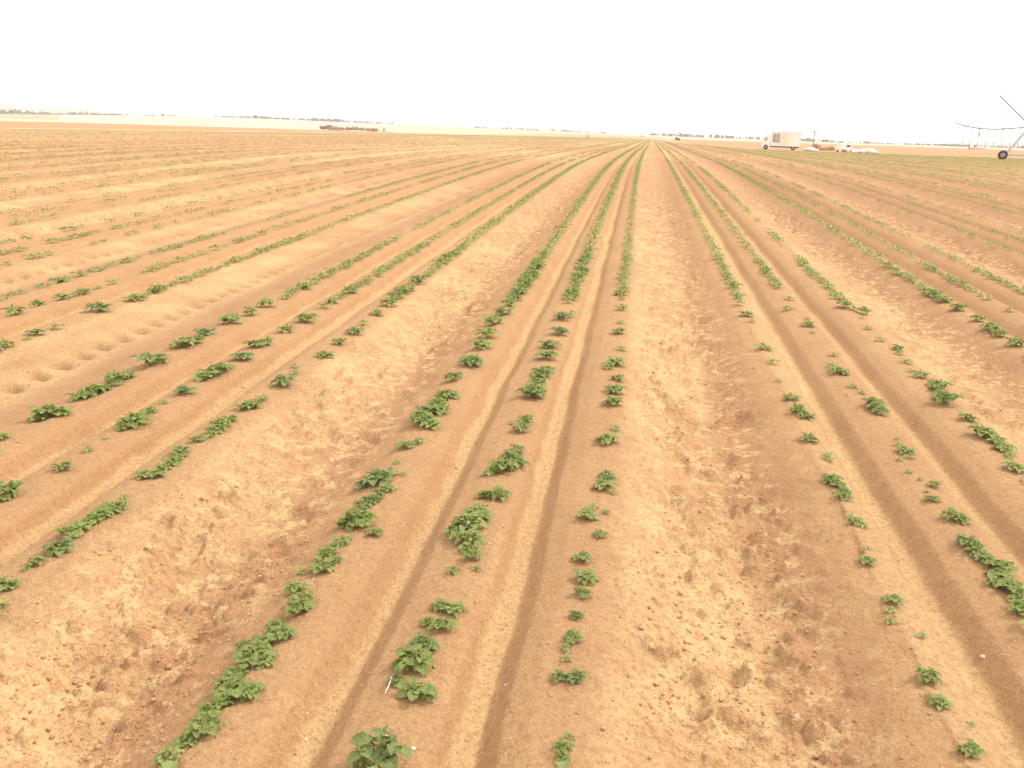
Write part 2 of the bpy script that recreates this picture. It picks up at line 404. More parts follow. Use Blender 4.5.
def plant_arrays(seed, nl=5, nw=4, nst=8, lat=2):
    """a rosette of unit radius: stems that arch out, each with paired leaflets and a broad end leaflet"""
    r = random.Random(seed); V = []; Q = []; A = []; off = 0; stems = []
    stretch = r.uniform(.75, 1.0); sa_ = r.uniform(0, 3.14)
    def add(L, W, fold, curl, az, pitch, roll, pos, tone):
        nonlocal off
        v, q, a = leaflet(nl, nw, L, W, fold, curl, r.uniform(0, 6))
        v = v @ rotm(az, pitch, roll).T + np.array(pos)
        V.append(v); Q.append(q + off); A.append(np.clip(a + tone, 0, 1)); off += len(v)
    for i in range(nst):
        az = 2 * math.pi * i / nst + r.uniform(-.35, .35); reach = r.uniform(.50, .78); top = r.uniform(.30, .62)
        pts = []
        for j in range(5):
            s = j / 4; pts.append((reach * s * math.cos(az), reach * s * math.sin(az), top * math.sin(s * 1.9) * .95))
        stems.append(pts)
        tone = r.uniform(0, .28)
        add(r.uniform(.44, .60), r.uniform(.46, .60), r.uniform(.2, .5), r.uniform(.15, .55), az, r.uniform(-.15, .35), r.uniform(-.4, .4), [c * .86 for c in pts[4]][:2] + [pts[4][2] * .95], tone)
        for j in range(lat):
            s = .42 + .26 * j; bx = reach * s * math.cos(az); by = reach * s * math.sin(az); bz = top * math.sin(s * 1.9) * .95
            for sd in (-1, 1):
                add(r.uniform(.32, .46), r.uniform(.32, .44), r.uniform(.2, .6), r.uniform(.1, .5), az + sd * r.uniform(.8, 1.4), r.uniform(-.1, .4), r.uniform(-.4, .4), (bx, by, bz), tone + r.uniform(-.05, .1))
    for i in range(max(3, nst // 2)):
        az = r.uniform(0, 6.28)
        add(r.uniform(.28, .42), r.uniform(.22, .32), .7, -.1, az, r.uniform(.6, 1.2), r.uniform(-.5, .5), (r.uniform(-.12, .12), r.uniform(-.12, .12), r.uniform(.30, .5)), r.uniform(.35, .8))
    V = np.concatenate(V); Q = np.concatenate(Q); A = np.concatenate(A)
    c, s = math.cos(sa_), math.sin(sa_); D = np.array([[c, -s], [s, c]]) @ np.diag([1, stretch]) @ np.array([[c, s], [-s, c]])
    V[:, :2] = V[:, :2] @ D.T
    V[:, 2] = np.maximum(V[:, 2], .02)
    return V, Q, A, stems
def plant_mesh(name, seed, mat, **k):
    V, Q, A, stems = plant_arrays(seed, **k)
    me = mesh_np(name, V, Q, [mat])
    at = me.attributes.new('leaf', 'FLOAT', 'POINT'); at.data.foreach_set('value', A.astype(np.float32))
    return me, stems
def stem_mesh(stems):
    mb = MB()
    for pts in stems:
        P = [(0, 0, -.12)] + pts
        for a, b in zip(P[:-1], P[1:]): mb.tube(a, b, .028, seg=5)
    bmesh.ops.recalc_face_normals(mb.bm, faces=mb.bm.faces)
    me = bpy.data.meshes.new('stem'); mb.bm.to_mesh(me); mb.bm.free(); me.materials.append(M['stem']); return me

MATK = {'g': 'green', 'd': 'dark', 'y': 'yellow'}
BIG = {c: [plant_mesh('foliage', 100 + 17 * i + ord(c), M[MATK[c]], nl=6, nw=4, nst=[7, 9, 8, 6, 8][i % 5], lat=2) for i in range(5)] for c in 'gdy'}
BIGSTEM = {c: [stem_mesh(s) for (_, s) in BIG[c]] for c in 'gdy'}
SMALL = {c: [plant_mesh('potato_plant', 300 + 13 * i + ord(c), M[MATK[c]], nl=3, nw=2, nst=[6, 5, 7][i % 3], lat=1)[0] for i in range(4)] for c in 'gdy'}

PW = """A:-1.283,1.949,41g -1.274,2.036,33g -1.238,2.091,53g -1.277,2.184,35y -1.245,2.201,35y -1.236,2.274,59g -1.176,2.279,40g -1.281,2.307,47g -1.280,2.386,41g -1.209,2.453,42g -1.270,2.465,49g -1.261,2.519,46g -1.267,2.565,44g -1.342,2.576,29d -1.210,2.626,41y -1.268,2.679,38g -1.223,2.790,58g -1.231,2.860,47g -1.301,2.960,45g -1.256,3.133,60g -1.351,3.135,26g -1.220,3.203,30g -1.264,3.239,29g -1.287,3.275,44g -1.275,3.335,33g -1.261,3.395,41y -1.139,3.500,37g -1.320,3.575,33g -1.283,3.576,53g -1.237,3.577,76g -1.277,3.688,53d -1.296,3.798,45g -1.264,3.832,41d -1.255,3.865,40g -1.252,3.933,40d -1.227,4.000,42g -1.386,4.072,42d -1.318,4.118,91d -1.206,4.207,22g -1.290,4.383,23g -1.309,4.635,53g -1.265,4.677,34d -1.245,4.718,33g -1.247,4.997,57g -1.300,5.042,62d -1.336,5.087,71d -1.361,5.186,62g -1.354,5.285,66d -1.303,5.287,53g -1.252,5.289,66g -1.297,5.396,60d -1.325,5.504,55g -1.329,5.573,52d -1.294,5.643,70g -1.356,6.114,68y -1.296,6.538,96d -1.324,6.620,67g -1.379,6.703,57g -1.335,7.123,87g -1.351,7.545,91g -1.411,8.142,98g -1.385,8.585,93g -1.398,9.053,76g
B:-0.707,2.003,32g -0.664,2.059,80d -0.642,2.376,60g -0.601,2.377,33g -0.724,2.434,27g -0.695,2.533,63g -0.750,2.536,25g -0.687,2.642,47d -0.647,2.768,49g -0.708,2.797,27g -0.635,2.905,43g -0.692,2.923,35g -0.707,3.222,30g -0.609,3.256,26g -0.647,3.337,44g -0.673,3.412,44g -0.692,3.488,64g -0.755,3.542,42g -0.791,3.597,37g -0.776,3.629,47d -0.728,3.662,71g -0.716,3.728,61d -0.705,3.793,64g -0.644,4.015,56g -0.700,4.016,42g -0.727,4.016,36g -0.768,4.317,33g -0.730,4.352,42g -0.685,4.387,72g -0.661,4.445,52d -0.618,4.503,51d -0.640,4.531,43d -0.673,4.558,57d -0.680,4.637,40g -0.656,4.715,47g -0.683,5.062,63g -0.760,5.188,29g -0.679,5.263,46g -0.703,5.787,92d -0.716,5.929,74g -0.710,6.070,74d -0.718,6.373,77d -0.715,6.456,65d -0.683,6.539,55g -0.733,6.900,83g -0.763,7.309,79d -0.728,7.829,75d -0.768,8.515,91d -0.730,8.640,58g -0.689,8.765,62g -0.780,9.410,67g
C:-0.138,2.166,27g -0.137,2.215,28g -0.120,2.263,16y -0.178,2.562,31d -0.126,2.564,34d -0.172,2.678,20g -0.181,2.740,22g -0.161,2.802,37y -0.160,2.966,27d -0.149,3.128,37g -0.143,3.264,51g -0.174,3.442,40g -0.108,3.687,33y -0.183,3.875,54g -0.094,3.950,25d -0.166,3.998,30g -0.070,4.214,21g -0.126,4.271,53g -0.104,4.357,45d -0.113,4.442,39g -0.134,4.982,73y -0.197,5.015,28g -0.101,5.236,38g -0.137,5.759,63g -0.135,6.060,73g -0.127,6.419,54y -0.217,6.709,40g -0.208,6.782,50g -0.159,6.856,82g -0.136,7.375,44g -0.177,8.020,66g -0.174,8.496,40g -0.198,9.183,65g
D:1.107,2.445,37g 1.164,2.590,13g 1.085,2.668,34g 1.065,2.708,14g 1.096,2.814,42g 1.155,3.106,21g 1.059,3.188,24g 1.074,3.263,20g 1.108,3.337,37g 1.084,3.678,40g 1.116,3.821,16g 1.155,4.075,29g 1.118,4.098,39g 1.129,4.411,47g 1.148,4.482,38d 1.142,4.554,38g 1.119,4.590,37g 1.109,4.626,50g 1.168,4.994,35g 1.177,5.075,30g 1.106,5.310,56g 1.162,5.801,54g 1.135,5.885,51g 1.143,5.969,49g 1.131,6.212,58g 1.100,6.658,31g 1.137,7.236,50g 1.166,7.724,36g 1.120,7.745,46g 1.110,7.766,58g 1.084,8.425,19g 1.148,8.933,41g 1.132,9.264,74g 1.106,9.871,68g
E:1.596,3.334,24g 1.628,3.448,33g 1.638,3.488,36g 1.627,3.528,55g 1.622,3.558,45g 1.588,3.587,43g 1.626,3.657,47g 1.659,3.727,58g 1.628,3.768,37g 1.620,3.809,41g 1.601,3.868,40g 1.622,3.928,42g 1.589,3.963,56d 1.666,4.227,40g 1.625,4.261,50g 1.597,4.492,37g 1.601,4.610,16g 1.674,4.700,39g 1.619,4.786,17g 1.583,4.888,23g 1.588,5.095,21g 1.661,5.136,30g 1.653,5.234,49g 1.649,5.356,25g 1.672,5.468,19g 1.696,5.996,55g 1.685,6.078,56g 1.681,6.160,64d 1.685,6.482,34g 1.653,6.638,38g 1.671,7.012,32g 1.664,7.035,43g 1.626,7.058,65g 1.609,7.161,52g 1.619,7.264,50g 1.711,7.659,44g 1.686,8.605,29g 1.701,8.924,71g 1.755,9.307,32g 1.620,9.791,67g
F:2.226,5.077,58g 2.268,5.293,30g 2.294,5.360,40g 2.288,5.426,62g 2.281,5.526,51g 2.312,5.625,51g 2.250,5.655,84g 2.273,6.003,55g 2.228,6.365,94d 2.247,6.477,60g 2.261,6.590,52d 2.273,6.703,53g 2.322,6.817,85g 2.270,7.103,64g 2.233,7.248,29g 2.296,7.574,47g 2.314,7.895,45g 2.353,8.110,64g 2.273,8.395,47g 2.274,8.920,40g 2.351,9.484,32g 2.447,9.821,77y 2.365,9.953,75g 2.299,10.085,102g
G:3.537,8.575,95g 3.551,8.985,69g 3.540,9.134,72g 3.562,9.282,92g 3.597,9.726,75g 3.592,10.347,91g 3.602,10.839,84g
H:4.170,10.437,57g
V:-5.887,7.232,95g -5.984,7.685,70g
W:-5.098,6.101,73g -5.102,6.391,34y -5.155,6.560,69y -5.128,6.800,58y -5.237,7.596,118d -5.259,8.125,63g
X:-3.617,4.212,41g -3.663,4.583,56g -3.638,4.662,95g -3.566,4.677,44g -3.661,4.995,67g -3.669,5.067,58d -3.670,5.139,75g -3.676,5.194,64g -3.646,5.250,56g -3.649,5.356,58g -3.691,5.462,79g -3.673,5.508,51g -3.654,5.554,51g -3.684,5.880,108d -3.669,6.000,62g -3.690,6.119,32y -3.753,6.494,92g -3.736,6.576,69d -3.707,6.659,60g -3.807,6.953,76d -3.809,7.453,113g -3.796,7.849,79g -3.818,8.269,93g
Y:-3.025,3.466,39g -3.018,3.502,47g -3.033,3.539,70g -2.993,3.889,46g -3.036,4.160,34g -3.057,4.361,18g -3.048,4.530,43g -3.043,4.579,52g -3.036,4.628,87g -3.056,4.744,53g -3.075,4.861,45g -3.094,5.061,30g -3.075,5.286,69d -3.108,5.643,81g -3.104,5.730,79g -3.079,5.817,83g -3.078,5.887,49d -3.077,5.957,46g -3.107,6.257,80d -3.190,6.636,76g -3.175,6.708,60g -3.139,6.781,60g -3.173,7.263,82g -3.164,7.719,96g -3.219,8.371,62y -3.247,8.652,75g
Z:-2.339,2.601,23g -2.414,2.724,44y -2.448,2.872,21g -2.430,2.921,34g -2.418,3.046,61d -2.465,3.188,59g -2.456,3.290,55g -2.459,3.347,47g -2.444,3.399,47g -2.450,3.451,62g -2.417,3.495,39g -2.471,3.616,25g -2.529,3.899,48g -2.504,3.904,36g -2.462,3.910,42g -2.478,3.993,40g -2.477,4.076,55g -2.480,4.129,33g -2.470,4.181,34g -2.498,4.212,33d -2.523,4.243,45g -2.516,4.424,41g -2.486,4.500,40g -2.495,4.577,48g -2.484,4.643,45g -2.511,4.710,56g -2.521,4.764,38g -2.499,4.819,44g -2.523,5.081,66g -2.485,5.097,49g -2.454,5.112,33g -2.484,5.152,33d -2.519,5.192,40g -2.488,5.239,30d -2.498,5.286,38g -2.499,5.642,79d -2.544,5.952,45g -2.617,6.129,35g -2.522,6.500,65g -2.548,6.955,69g -2.548,7.351,73g -2.592,7.713,57g -2.607,8.198,70g -2.628,8.683,85g
"""
ROWPOS = dict(U=-5.09, V=-4.6, W=-4.05, X=-2.90, Y=-2.45, Z=-1.98, A=-.99, B=-.514, C=-.068, D=.967, E=1.40, F=1.88, G=2.83, H=3.28, I=3.75)
ROWTXT = dict(A='left row of centre bed', B='middle row of centre bed', C='right row of centre bed',
              D='left row of bed right of centre', E='middle row of bed right of centre', F='right row of bed right of centre',
              G='left row of outer bed right of centre', H='middle row of outer bed, right', I='right row of outer bed right of centre',
              X='upper row of bed left of centre', Y='middle row of bed left of centre', Z='lower row of bed left of centre',
              U='upper row of outer bed left of centre', V='middle row of outer bed left of centre', W='lower row of outer bed left of centre')
allp = []          # x, y, radius, tint, row
for line in PW.strip().split('\n'):
    rn, rest = line.split(':')
    for t in rest.split():
        a, b, c = t.split(','); allp.append((float(a), float(b), float(c[:-1]) / 1000, c[-1], rn))
# the rest of the rows, drilled on with gaps
dens = dict(A=.97, B=.95, C=.74, Z=.88, Y=.85, X=.66, W=.86, V=.62, U=.62, D=.78, E=.70, F=.62, G=.97, H=.66, I=.5)
rows = []
for bi, bc in enumerate(BEDS):
    for k3, dx in enumerate((LEFT_ROW, 0, RIGHT_ROW)):
        p = bc + dx; nm = None
        for q in ROWPOS:
            if abs(ROWPOS[q] - p) < .12: nm = q; p = ROWPOS[q]
        rows.append((p, nm))
for ri, (p, nm) in enumerate(rows):
    Y = 1.3
    base = dens.get(nm, .56 if p < 0 else .62)
    while Y < 720:
        kk = 1 + .018 * float(yy_of(Y * 1.0))
        Y += .125 * kk * random.uniform(.7, 1.3) * (1.0 if Y < 60 else 1.25)
        x = float(x_of(p, Y))
        if x < -107 or Y > float(field_far(x)): 
            if x < -107 or Y > 720: 
                if x < -107: break
            if Y > float(field_far(x)): break
        if x < -1.15 * (Y + 4) or x > .75 * (Y + 4): continue
        px, py, d = project(x, Y)
        inside = 0 < px < 1024 and 0 < py < 768
        if inside and py > 301: continue
        dd = base
        if x > 12 and Y > 40: dd = min(1.0, base + .3 * min(1, (Y - 40) / 50))
        dd = min(1.0, dd + (.12 if nm else 0))
        if x < 12 and Y > 55 and nm not in ('A', 'B', 'C'): dd *= .72
        nz = float(vnoise(np.array([Y / kk * (1.1 if nm else 1.9)]), np.array([ri * 7.7]), 3)[0]) * (.75 if nm else .55) + random.random() * (.35 if nm else .55)
        if nz > dd * .98 + .02: continue
        rad = random.choice([.035, .045, .05, .058, .065, .075]) * S * kk * (1.0 if nm in ('A', 'B', 'Z', 'G') else .82)
        tint = random.choices('gdy', [.62, .26, .12])[0]
        x += random.uniform(-.025, .025) * kk
        allp.append((x, Y, rad, tint, nm))
scored = []
for i, (x, y, r_, c, nm) in enumerate(allp):
    px, py, d = project(x, y)
    if 0 < px < 1024 and 0 < py < 772 and nm is not None: scored.append((r_ * 2 * F / d, i, px, py))
scored.sort(reverse=True)
chosen = {i: (wpx, px, py) for wpx, i, px, py in scored[:300]}
order = {}
for nm in ROWPOS:
    seq = sorted([(y, i) for i, (x, y, r_, c, n2) in enumerate(allp) if n2 == nm and 0 < project(x, y)[0] < 1024 and 0 < project(x, y)[1] < 772])
    for k_, (y, i) in enumerate(seq): order[i] = k_ + 1
def ordinal(n):
    if n == 1: return 'nearest'
    suf = 'th' if 10 <= n % 100 <= 20 else {1: 'st', 2: 'nd', 3: 'rd'}.get(n % 10, 'th')
    return '%d%s' % (n, suf)
rp = random.Random(5)
sv = []; sq = []; sa = []; sm = []; so = 0
LOW = [plant_arrays(500 + i, nl=2, nw=2, nst=5, lat=0)[:3] for i in range(8)]
LOWMID = [plant_arrays(600 + i, nl=2, nw=2, nst=6, lat=1)[:3] for i in range(8)]
PZ = terrain(np.array([a[0] for a in allp]), np.array([a[1] for a in allp]))[0]
for i, (x, y, r_, c, nm) in enumerate(allp):
    z = float(PZ[i]); rz = rp.uniform(0, 6.283); zs = rp.uniform(.85, 1.15)
    if i in chosen:
        wpx = chosen[i][0]
        size = 'large' if r_ > .075 else ('medium' if r_ > .05 else ('small' if r_ > .03 else 'tiny'))
        tint = {'g': 'green', 'd': 'dark', 'y': 'yellow-green'}[c]
        n = order[i]
        where = 'nearest in' if n == 1 else '%s from bottom in' % ordinal(n)
        lab = '%s %s potato plant, %s %s' % (size, tint, where, ROWTXT[nm])
        j = rp.randrange(5)
        if wpx >= 20:
            o = empty('potato_plant', (x, y, z), rz); o.scale = (r_ * 1.22, r_ * 1.22, r_ * 1.2 * zs)
            link(bpy.data.objects.new('foliage', BIG[c][j][0]), o)
            link(bpy.data.objects.new('stem', BIGSTEM[c][j]), o)
        else:
            me = BIG[c][j][0] if wpx > 13 else SMALL[c][j % 4]
            o = link(bpy.data.objects.new('potato_plant', me)); o.location = (x, y, z); o.rotation_euler = (0, 0, rz); o.scale = (r_ * 1.26, r_ * 1.26, r_ * 1.2 * zs)
        tag(o, lab, 'potato plant', 'potato plants growing in rows')
    else:
        V, Q, A = (LOWMID if y < 14 else LOW)[rp.randrange(8)]
        cs, sn = math.cos(rz), math.sin(rz); W = V * np.array([r_, r_, r_ * zs * 1.0]) * 1.3
        W = np.stack([W[:, 0] * cs - W[:, 1] * sn + x, W[:, 0] * sn + W[:, 1] * cs + y, W[:, 2] + z], 1)
        sv.append(W); sq.append(Q + so); sa.append(A); sm.append(np.full(len(Q), 'gdy'.index(c))); so += len(W)
me = mesh_np('distant_potato_plants', np.concatenate(sv), np.concatenate(sq), [M['green'], M['dark'], M['yellow']], midx=np.concatenate(sm))
at = me.attributes.new('leaf', 'FLOAT', 'POINT'); at.data.foreach_set('value', np.concatenate(sa).astype(np.float32))
o = link(bpy.data.objects.new('distant_potato_plants', me))
tag(o, 'countless small potato plants in rows running on to the field edge', 'crop rows', kind='stuff')
print('plants', len(allp), 'stuff faces', len(me.polygons))

# ------------------------------------------------------------------ clods and grit
def scatter(name, n, mat, smin, smax, where, label, cat, ymax, power=1.0):
    bm0 = bmesh.new(); bmesh.ops.create_icosphere(bm0, subdivisions=1, radius=1.0)
    bv = np.array([v.co[:] for v in bm0.verts]); bf = np.array([[v.index for v in f.verts] for f in bm0.faces]); bm0.free()
    g = np.random.default_rng(len(name) + n)
    y = 1.4 + (ymax - 1.4) * g.random(n * 6) ** 2.2; x = (g.random(n * 6) * 2.0 - 1.2) * (y + 1.5)
    z, pale, moist_shade, inf = terrain(x, y)
    keep = g.random(n * 6) < where(x, y, x0_of(x, y)); x = x[keep][:n]; y = y[keep][:n]; z = z[keep][:n]
    V = []; Q = []; off = 0
    for i in range(len(x)):
        s = smin + (smax - smin) * g.random() ** 3
        v = bv * (1 + .75 * (g.random((len(bv), 1)) - .5)) * s * np.array([g.uniform(.7, 1.3), g.uniform(.7, 1.3), g.uniform(.5, .8)])
        V.append(v + np.array([x[i], y[i], z[i] + s * .15])); Q.append(bf + off); off += len(v)
    me = mesh_np(name, np.concatenate(V), np.concatenate(Q), [mat], smooth=True)
    tag(link(bpy.data.objects.new(name, me)), label, cat, kind='stuff')
def rel_gap(x0):
    i = np.clip(np.searchsorted(BEDS - .52, x0) - 1, 0, len(BEDS) - 1); rel = x0 - BEDS[i]
    return sstep(.5, .75, rel) * (1 - sstep(1.15, 1.4, rel)) * np.where((i == 68) | (i == 67), .1, 1)
scatter('soil_crumbs', 9000, M['clod'], .0015, .006, lambda x, y, x0: .35 + .65 * sstep(.4, .7, fbm(x * 2.1, y * 1.6, 2, 37)), 'fine crumbs of soil strewn over the beds', 'soil crumbs', 7)
scatter('soil_clods', 6500, M['clod'], .002, .011, lambda x, y, x0: .05 + .95 * rel_gap(x0) * sstep(.45, .6, fbm(x * 1.3, y * .9, 2, 31)), 'loose crumbs and clods of soil in the wheel strips', 'clods', 10)
scatter('pale_grit', 1500, M['stone'], .0018, .0055, lambda x, y, x0: .5 + 0 * x, 'tiny pale stones scattered over the field soil', 'grit', 7)
scatter('dark_grit', 700, M['greystone'], .002, .007, lambda x, y, x0: .5 + 0 * x, 'tiny dark stones and crumbs scattered over the field soil', 'grit', 7)

def ground_at(px, py):
    r = R @ np.array([px - 512, py - 384, F]); t = -H / r[2]; return r[0] * t, r[1] * t
def stone(px, py, s, mat, seed, label):
    x, y = ground_at(px, py); mb = MB(); mb.blob((0, 0, 0), (s, s * .8, s * .6), seed, .22, 2)
    o = mb.build('stone', mat, None, True, (x, y, gh(x, y) + s * .2)); tag(o, label, 'stone', 'loose stones on the soil')
stone(987, 637, .011, M['stone'], 3, 'pale flat stone on dark furrow slope near the right edge')
stone(914, 764, .013, M['greystone'], 4, 'grey stone at the bottom edge, right of the wheel strip')
stone(738, 757, .015, M['greystone'], 5, 'grey stone in the sandy wheel strip at the bottom')
stone(413, 748, .010, M['stone'], 6, 'small white stone beside the nearest plant of middle centre row')
stone(148, 572, .010, M['greystone'], 7, 'dark stone in the cloddy strip left of the centre bed')
mb = MB(); x, y = ground_at(385, 694)
mb.path([(0, 0, .006), (.004, .03, .014), (.003, .06, .020), (.0, .075, .016)], .0020, 6)
o = mb.build('straw_stalk', M['straw'], None, True, (x, y, gh(x, y) + .004)); tag(o, 'thin dry pale straw stalk lying beside a plant in centre bed', 'stalk')

# ------------------------------------------------------------------ things on the far side
def qpos(px, dist):
    r = R @ np.array([px - 512, (117 + .0298 * px) - 384, F]); return r[0] / r[1] * dist, dist
def wheel(parent, c, rad, width, mat_t=None):
    t = MB().ring((0, 0, 0), rad * .74, rad * .27, squash=width / (rad * .54)).build('wheel', M['black'], parent, True, c)
    MB().tube((0, -width * .36, 0), (0, width * .36, 0), rad * .52, seg=20).tube((0, -width * .5, 0), (0, width * .5, 0), rad * .16, seg=12).build('rim', M['hub'], t)
    return t

# box truck
bx, by = 24.7, 178.5
rz = math.atan2(21, 9.67) - math.pi / 2 + math.pi / 2
ang = math.radians(-8)
T = empty('box_truck', (bx, by, gh(bx, by)), ang); tag(T, 'old white and cream box truck parked at the far field edge', 'truck')
T.scale = (.89, .88, .93)
L_, Wd, Ht = 6.2, 2.4, 2.75
cb = MB().box((.9, 0, .75 + Ht / 2), (L_, Wd, Ht), bevel=.05).build('cargo_box', M['white'], T)
p1 = MB().box((-1.05, -Wd / 2 - .012, 1.2 + 1.15), (1.5, .02, 1.75)).build('panel', M['greybrown'], cb)
p2 = MB().box((.55, -Wd / 2 - .012, 1.2 + .95), (1.35, .02, 2.2)).build('panel', M['cream'], cb)
p3 = MB().box((2.35, -Wd / 2 - .012, 1.2 + 1.05), (1.9, .02, 2.0)).build('panel', M['white'], cb)
mb = MB()
for i in range(7): mb.box((-2.1 + i * 1.0, -Wd / 2 - .03, .75 + Ht / 2), (.05, .04, Ht - .1))
mb.build('rib', M['white'], cb)
MB().box((.9, 0, .75 + Ht + .03), (L_ + .06, Wd + .06, .07)).build('roof_trim', M['greybrown'], cb)
MB().box((.6, -.4, .62), (L_ + .2, .12, .22)).box((.6, .4, .62), (L_ + .2, .12, .22)).box((2.4, 0, .55), (2.6, 2.2, .12)).build('chassis', M['darkmetal'], T)
cabm = MB().prism([(-4.1, .45), (-4.1, 1.5), (-3.75, 2.7), (-3.55, 2.95), (-2.28, 2.95), (-2.28, .45)], -1.05, 1.05).build('cab', M['white'], T)
MB().prism([(-3.55, 1.8), (-3.4, 2.4), (-2.9, 2.4), (-2.9, 1.8)], -1.07, -1.052).build('window', M['dusty'], cabm)
MB().box((-3.95, 0, 2.12), (.03, 1.8, .8), (0, math.radians(18), 0)).build('windscreen', M['glass'], cabm)
MB().box((-4.16, 0, .55), (.12, 2.1, .22)).build('bumper', M['darkmetal'], T)
for s in (-1, 1):
    MB().tube((-4.13, s * .75, .95), (-4.08, s * .75, .95), .13).build('headlight', M['cream'], cabm)
    wheel(T, (-3.1, s * 1.0, .5), .5, .26); wheel(T, (2.6, s * 1.0, .5), .5, .30)

# utility poles and wires
def pole(px, dist, h, label):
    x, y = qpos(px, dist); P = empty('utility_pole', (x, y, gh(x, y)), math.radians(-15)); tag(P, label, 'utility pole', 'utility poles along the far track')
    MB().tube((0, 0, -.3), (0, 0, h), .13, .10, 10).build('post', M['wood'], P)
    ca = MB().box((0, 0, h - .45), (1.9, .12, .14)).tube((-.5, 0, h - .5), (0, 0, h - 1.0), .03).tube((.5, 0, h - .5), (0, 0, h - 1.0), .03).build('crossarm', M['wood'], P)
    for dx in (-.85, 0, .85): MB().tube((dx, 0, h - .38), (dx, 0, h - .2), .05, .03).build('insulator', M['darkmetal'], ca)
    return Vector((x, y, gh(x, y) + h - .2))
a = pole(813.5, 252, 4.7, 'weathered wooden pole with crossarm beside the white heaps')
b = pole(923, 540, 5.2, 'small distant wooden pole beyond the orange fallow')
def wire(p, q, sag, r, label):
    pts = []
    for i in range(25):
        t = i / 24; v = p.lerp(q, t); v.z -= sag * 4 * t * (1 - t); pts.append(v)
    o = MB().path(pts, r, 5).build('overhead_wire', M['hose'], None); tag(o, label, 'wire', 'overhead wires at the field edge')
wire(a + Vector((-.8, .2, 0)), b + Vector((-.8, .2, 0)), .8, .028, 'thin overhead wire from near pole to distant pole, left side')
wire(a + Vector((.8, -.2, 0)), b + Vector((.8, -.2, 0)), .9, .028, 'thin overhead wire from near pole to distant pole, right side')
wire(Vector((bx + 1.2, by, gh(bx, by) + 3.6)), a, .25, .028, 'thin overhead wire from truck roof to the wooden pole')

# red pump trailer by the pole
x, y = 37.0, 212.0
P = empty('red_pump_trailer', (x, y, gh(x, y)), math.radians(-12)); tag(P, 'small faded red engine pump on wheels below the wooden pole', 'pump')
MB().box((0, 0, .85), (1.3, .7, .7), bevel=.06).build('engine_cover', M['red'], P)
MB().box((0, 0, .42), (2.0, .8, .1)).box((-1.3, 0, .42), (.9, .1, .1)).build('frame', M['darkmetal'], P)
MB().tube((.35, 0, 1.15), (.35, 0, 1.75), .05).build('exhaust', M['darkmetal'], P)
MB().tube((.7, 0, .75), (1.2, 0, .75), .22).build('pump_head', M['red'], P)
for s in (-1, 1): wheel(P, (.1, s * .5, .33), .33, .18)

# white sacks
sk = 0
def sack(x, y, z, sx, sy, sz, rot, label, grp='white sacks heaped at the field edge'):
    global sk; sk += 1
    mb = MB(); g = bmesh.ops.create_icosphere(mb.bm, subdivisions=3, radius=1.0)
    rr = random.Random(sk * 5)
    for v in g['verts']:
        p = v.co; q = Vector([math.copysign(abs(c) ** .62, c) for c in p]); n = 1 + .05 * math.sin(5 * p.x + sk) * math.sin(4 * p.y)
        q = Vector((q.x * sx * .5, q.y * sy * .5, q.z * sz * .5)) * n
        v.co = Vector((q.x * math.cos(rot) - q.y * math.sin(rot), q.x * math.sin(rot) + q.y * math.cos(rot), q.z + sz * .48))
    o = mb.build('white_sack', M['sack'], None, True, (x, y, z)); tag(o, label, 'sack', grp)
for i, (px, w_, hh) in enumerate([(808, 1.5, .60), (812, 1.5, .75), (816, 1.4, .5)]):
    x, y = qpos(px, 180 - i); sack(x, y, gh(x, y), w_, 1.2, hh, .2 * i, ['left', 'middle', 'right'][i] + ' white sack of the three below the red pump')
nm_ = ['first', 'second', 'third', 'fourth', 'fifth', 'sixth', 'seventh']
for i, (px, w_, hh) in enumerate([(856, 1.3, .55), (860, 1.2, .7), (864, 1.4, .8), (868, 1.5, .85), (872, 1.3, .9), (876, 1.4, .5)]):
    x, y = qpos(px, 174 + (i % 2)); sack(x, y, gh(x, y), w_, 1.3, hh, .3 * i, '%s white sack counting right from the white pickup' % nm_[i])
# earth heaps
for i, (px, d_, sx, sz) in enumerate([(827, 196, 1.6, .55), (833, 200, 1.3, .8)]):
    x, y = qpos(px, d_)
    o = MB().blob((0, 0, 0), (sx, 1.5, sz), 20 + i, .2, 3, flat=-.1).build('earth_heap', M['earth'], None, True, (x, y, gh(x, y)))
    tag(o, ['low brown heap of earth right of the red pump', 'taller brown heap of earth left of the white pickup'][i], 'earth heap')
# pickup
x, y = qpos(845.5, 182)
P = empty('pickup_truck', (x, y, gh(x, y)), math.radians(38)); P.scale = (.8, .85, .85); tag(P, 'white pickup with sacks around it at the far field edge', 'pickup')
MB().prism([(-2.3, .42), (-2.3, 1.02), (-2.2, 1.08), (2.0, 1.02), (2.3, .85), (2.3, .42)], -.86, .86).build('body', M['white'], P)
cabm = MB().prism([(-.5, 1.04), (-.42, 1.72), (.75, 1.72), (1.25, 1.04)], -.78, .78).build('cab', M['white'], P)
for s in (-1, 1): MB().prism([(-.36, 1.14), (-.3, 1.62), (.68, 1.62), (1.02, 1.14)], s * .785, s * .80).build('window', M['glass'], cabm)
MB().box((1.06, 0, 1.4), (.03, 1.3, .62), (0, math.radians(-36), 0)).build('windscreen', M['glass'], cabm)
for sx in (-1.45, 1.45):
    for s in (-1, 1): wheel(P, (sx, s * .80, .36), .36, .22)
for s in (-1, 1): MB().box((2.31, s * .6, .75), (.04, .32, .16)).build('headlight', M['glass'], P)
MB().box((-1.4, 0, 1.25), (1.5, 1.3, .5), bevel=.12).build('load_cover', M['sack'], P)

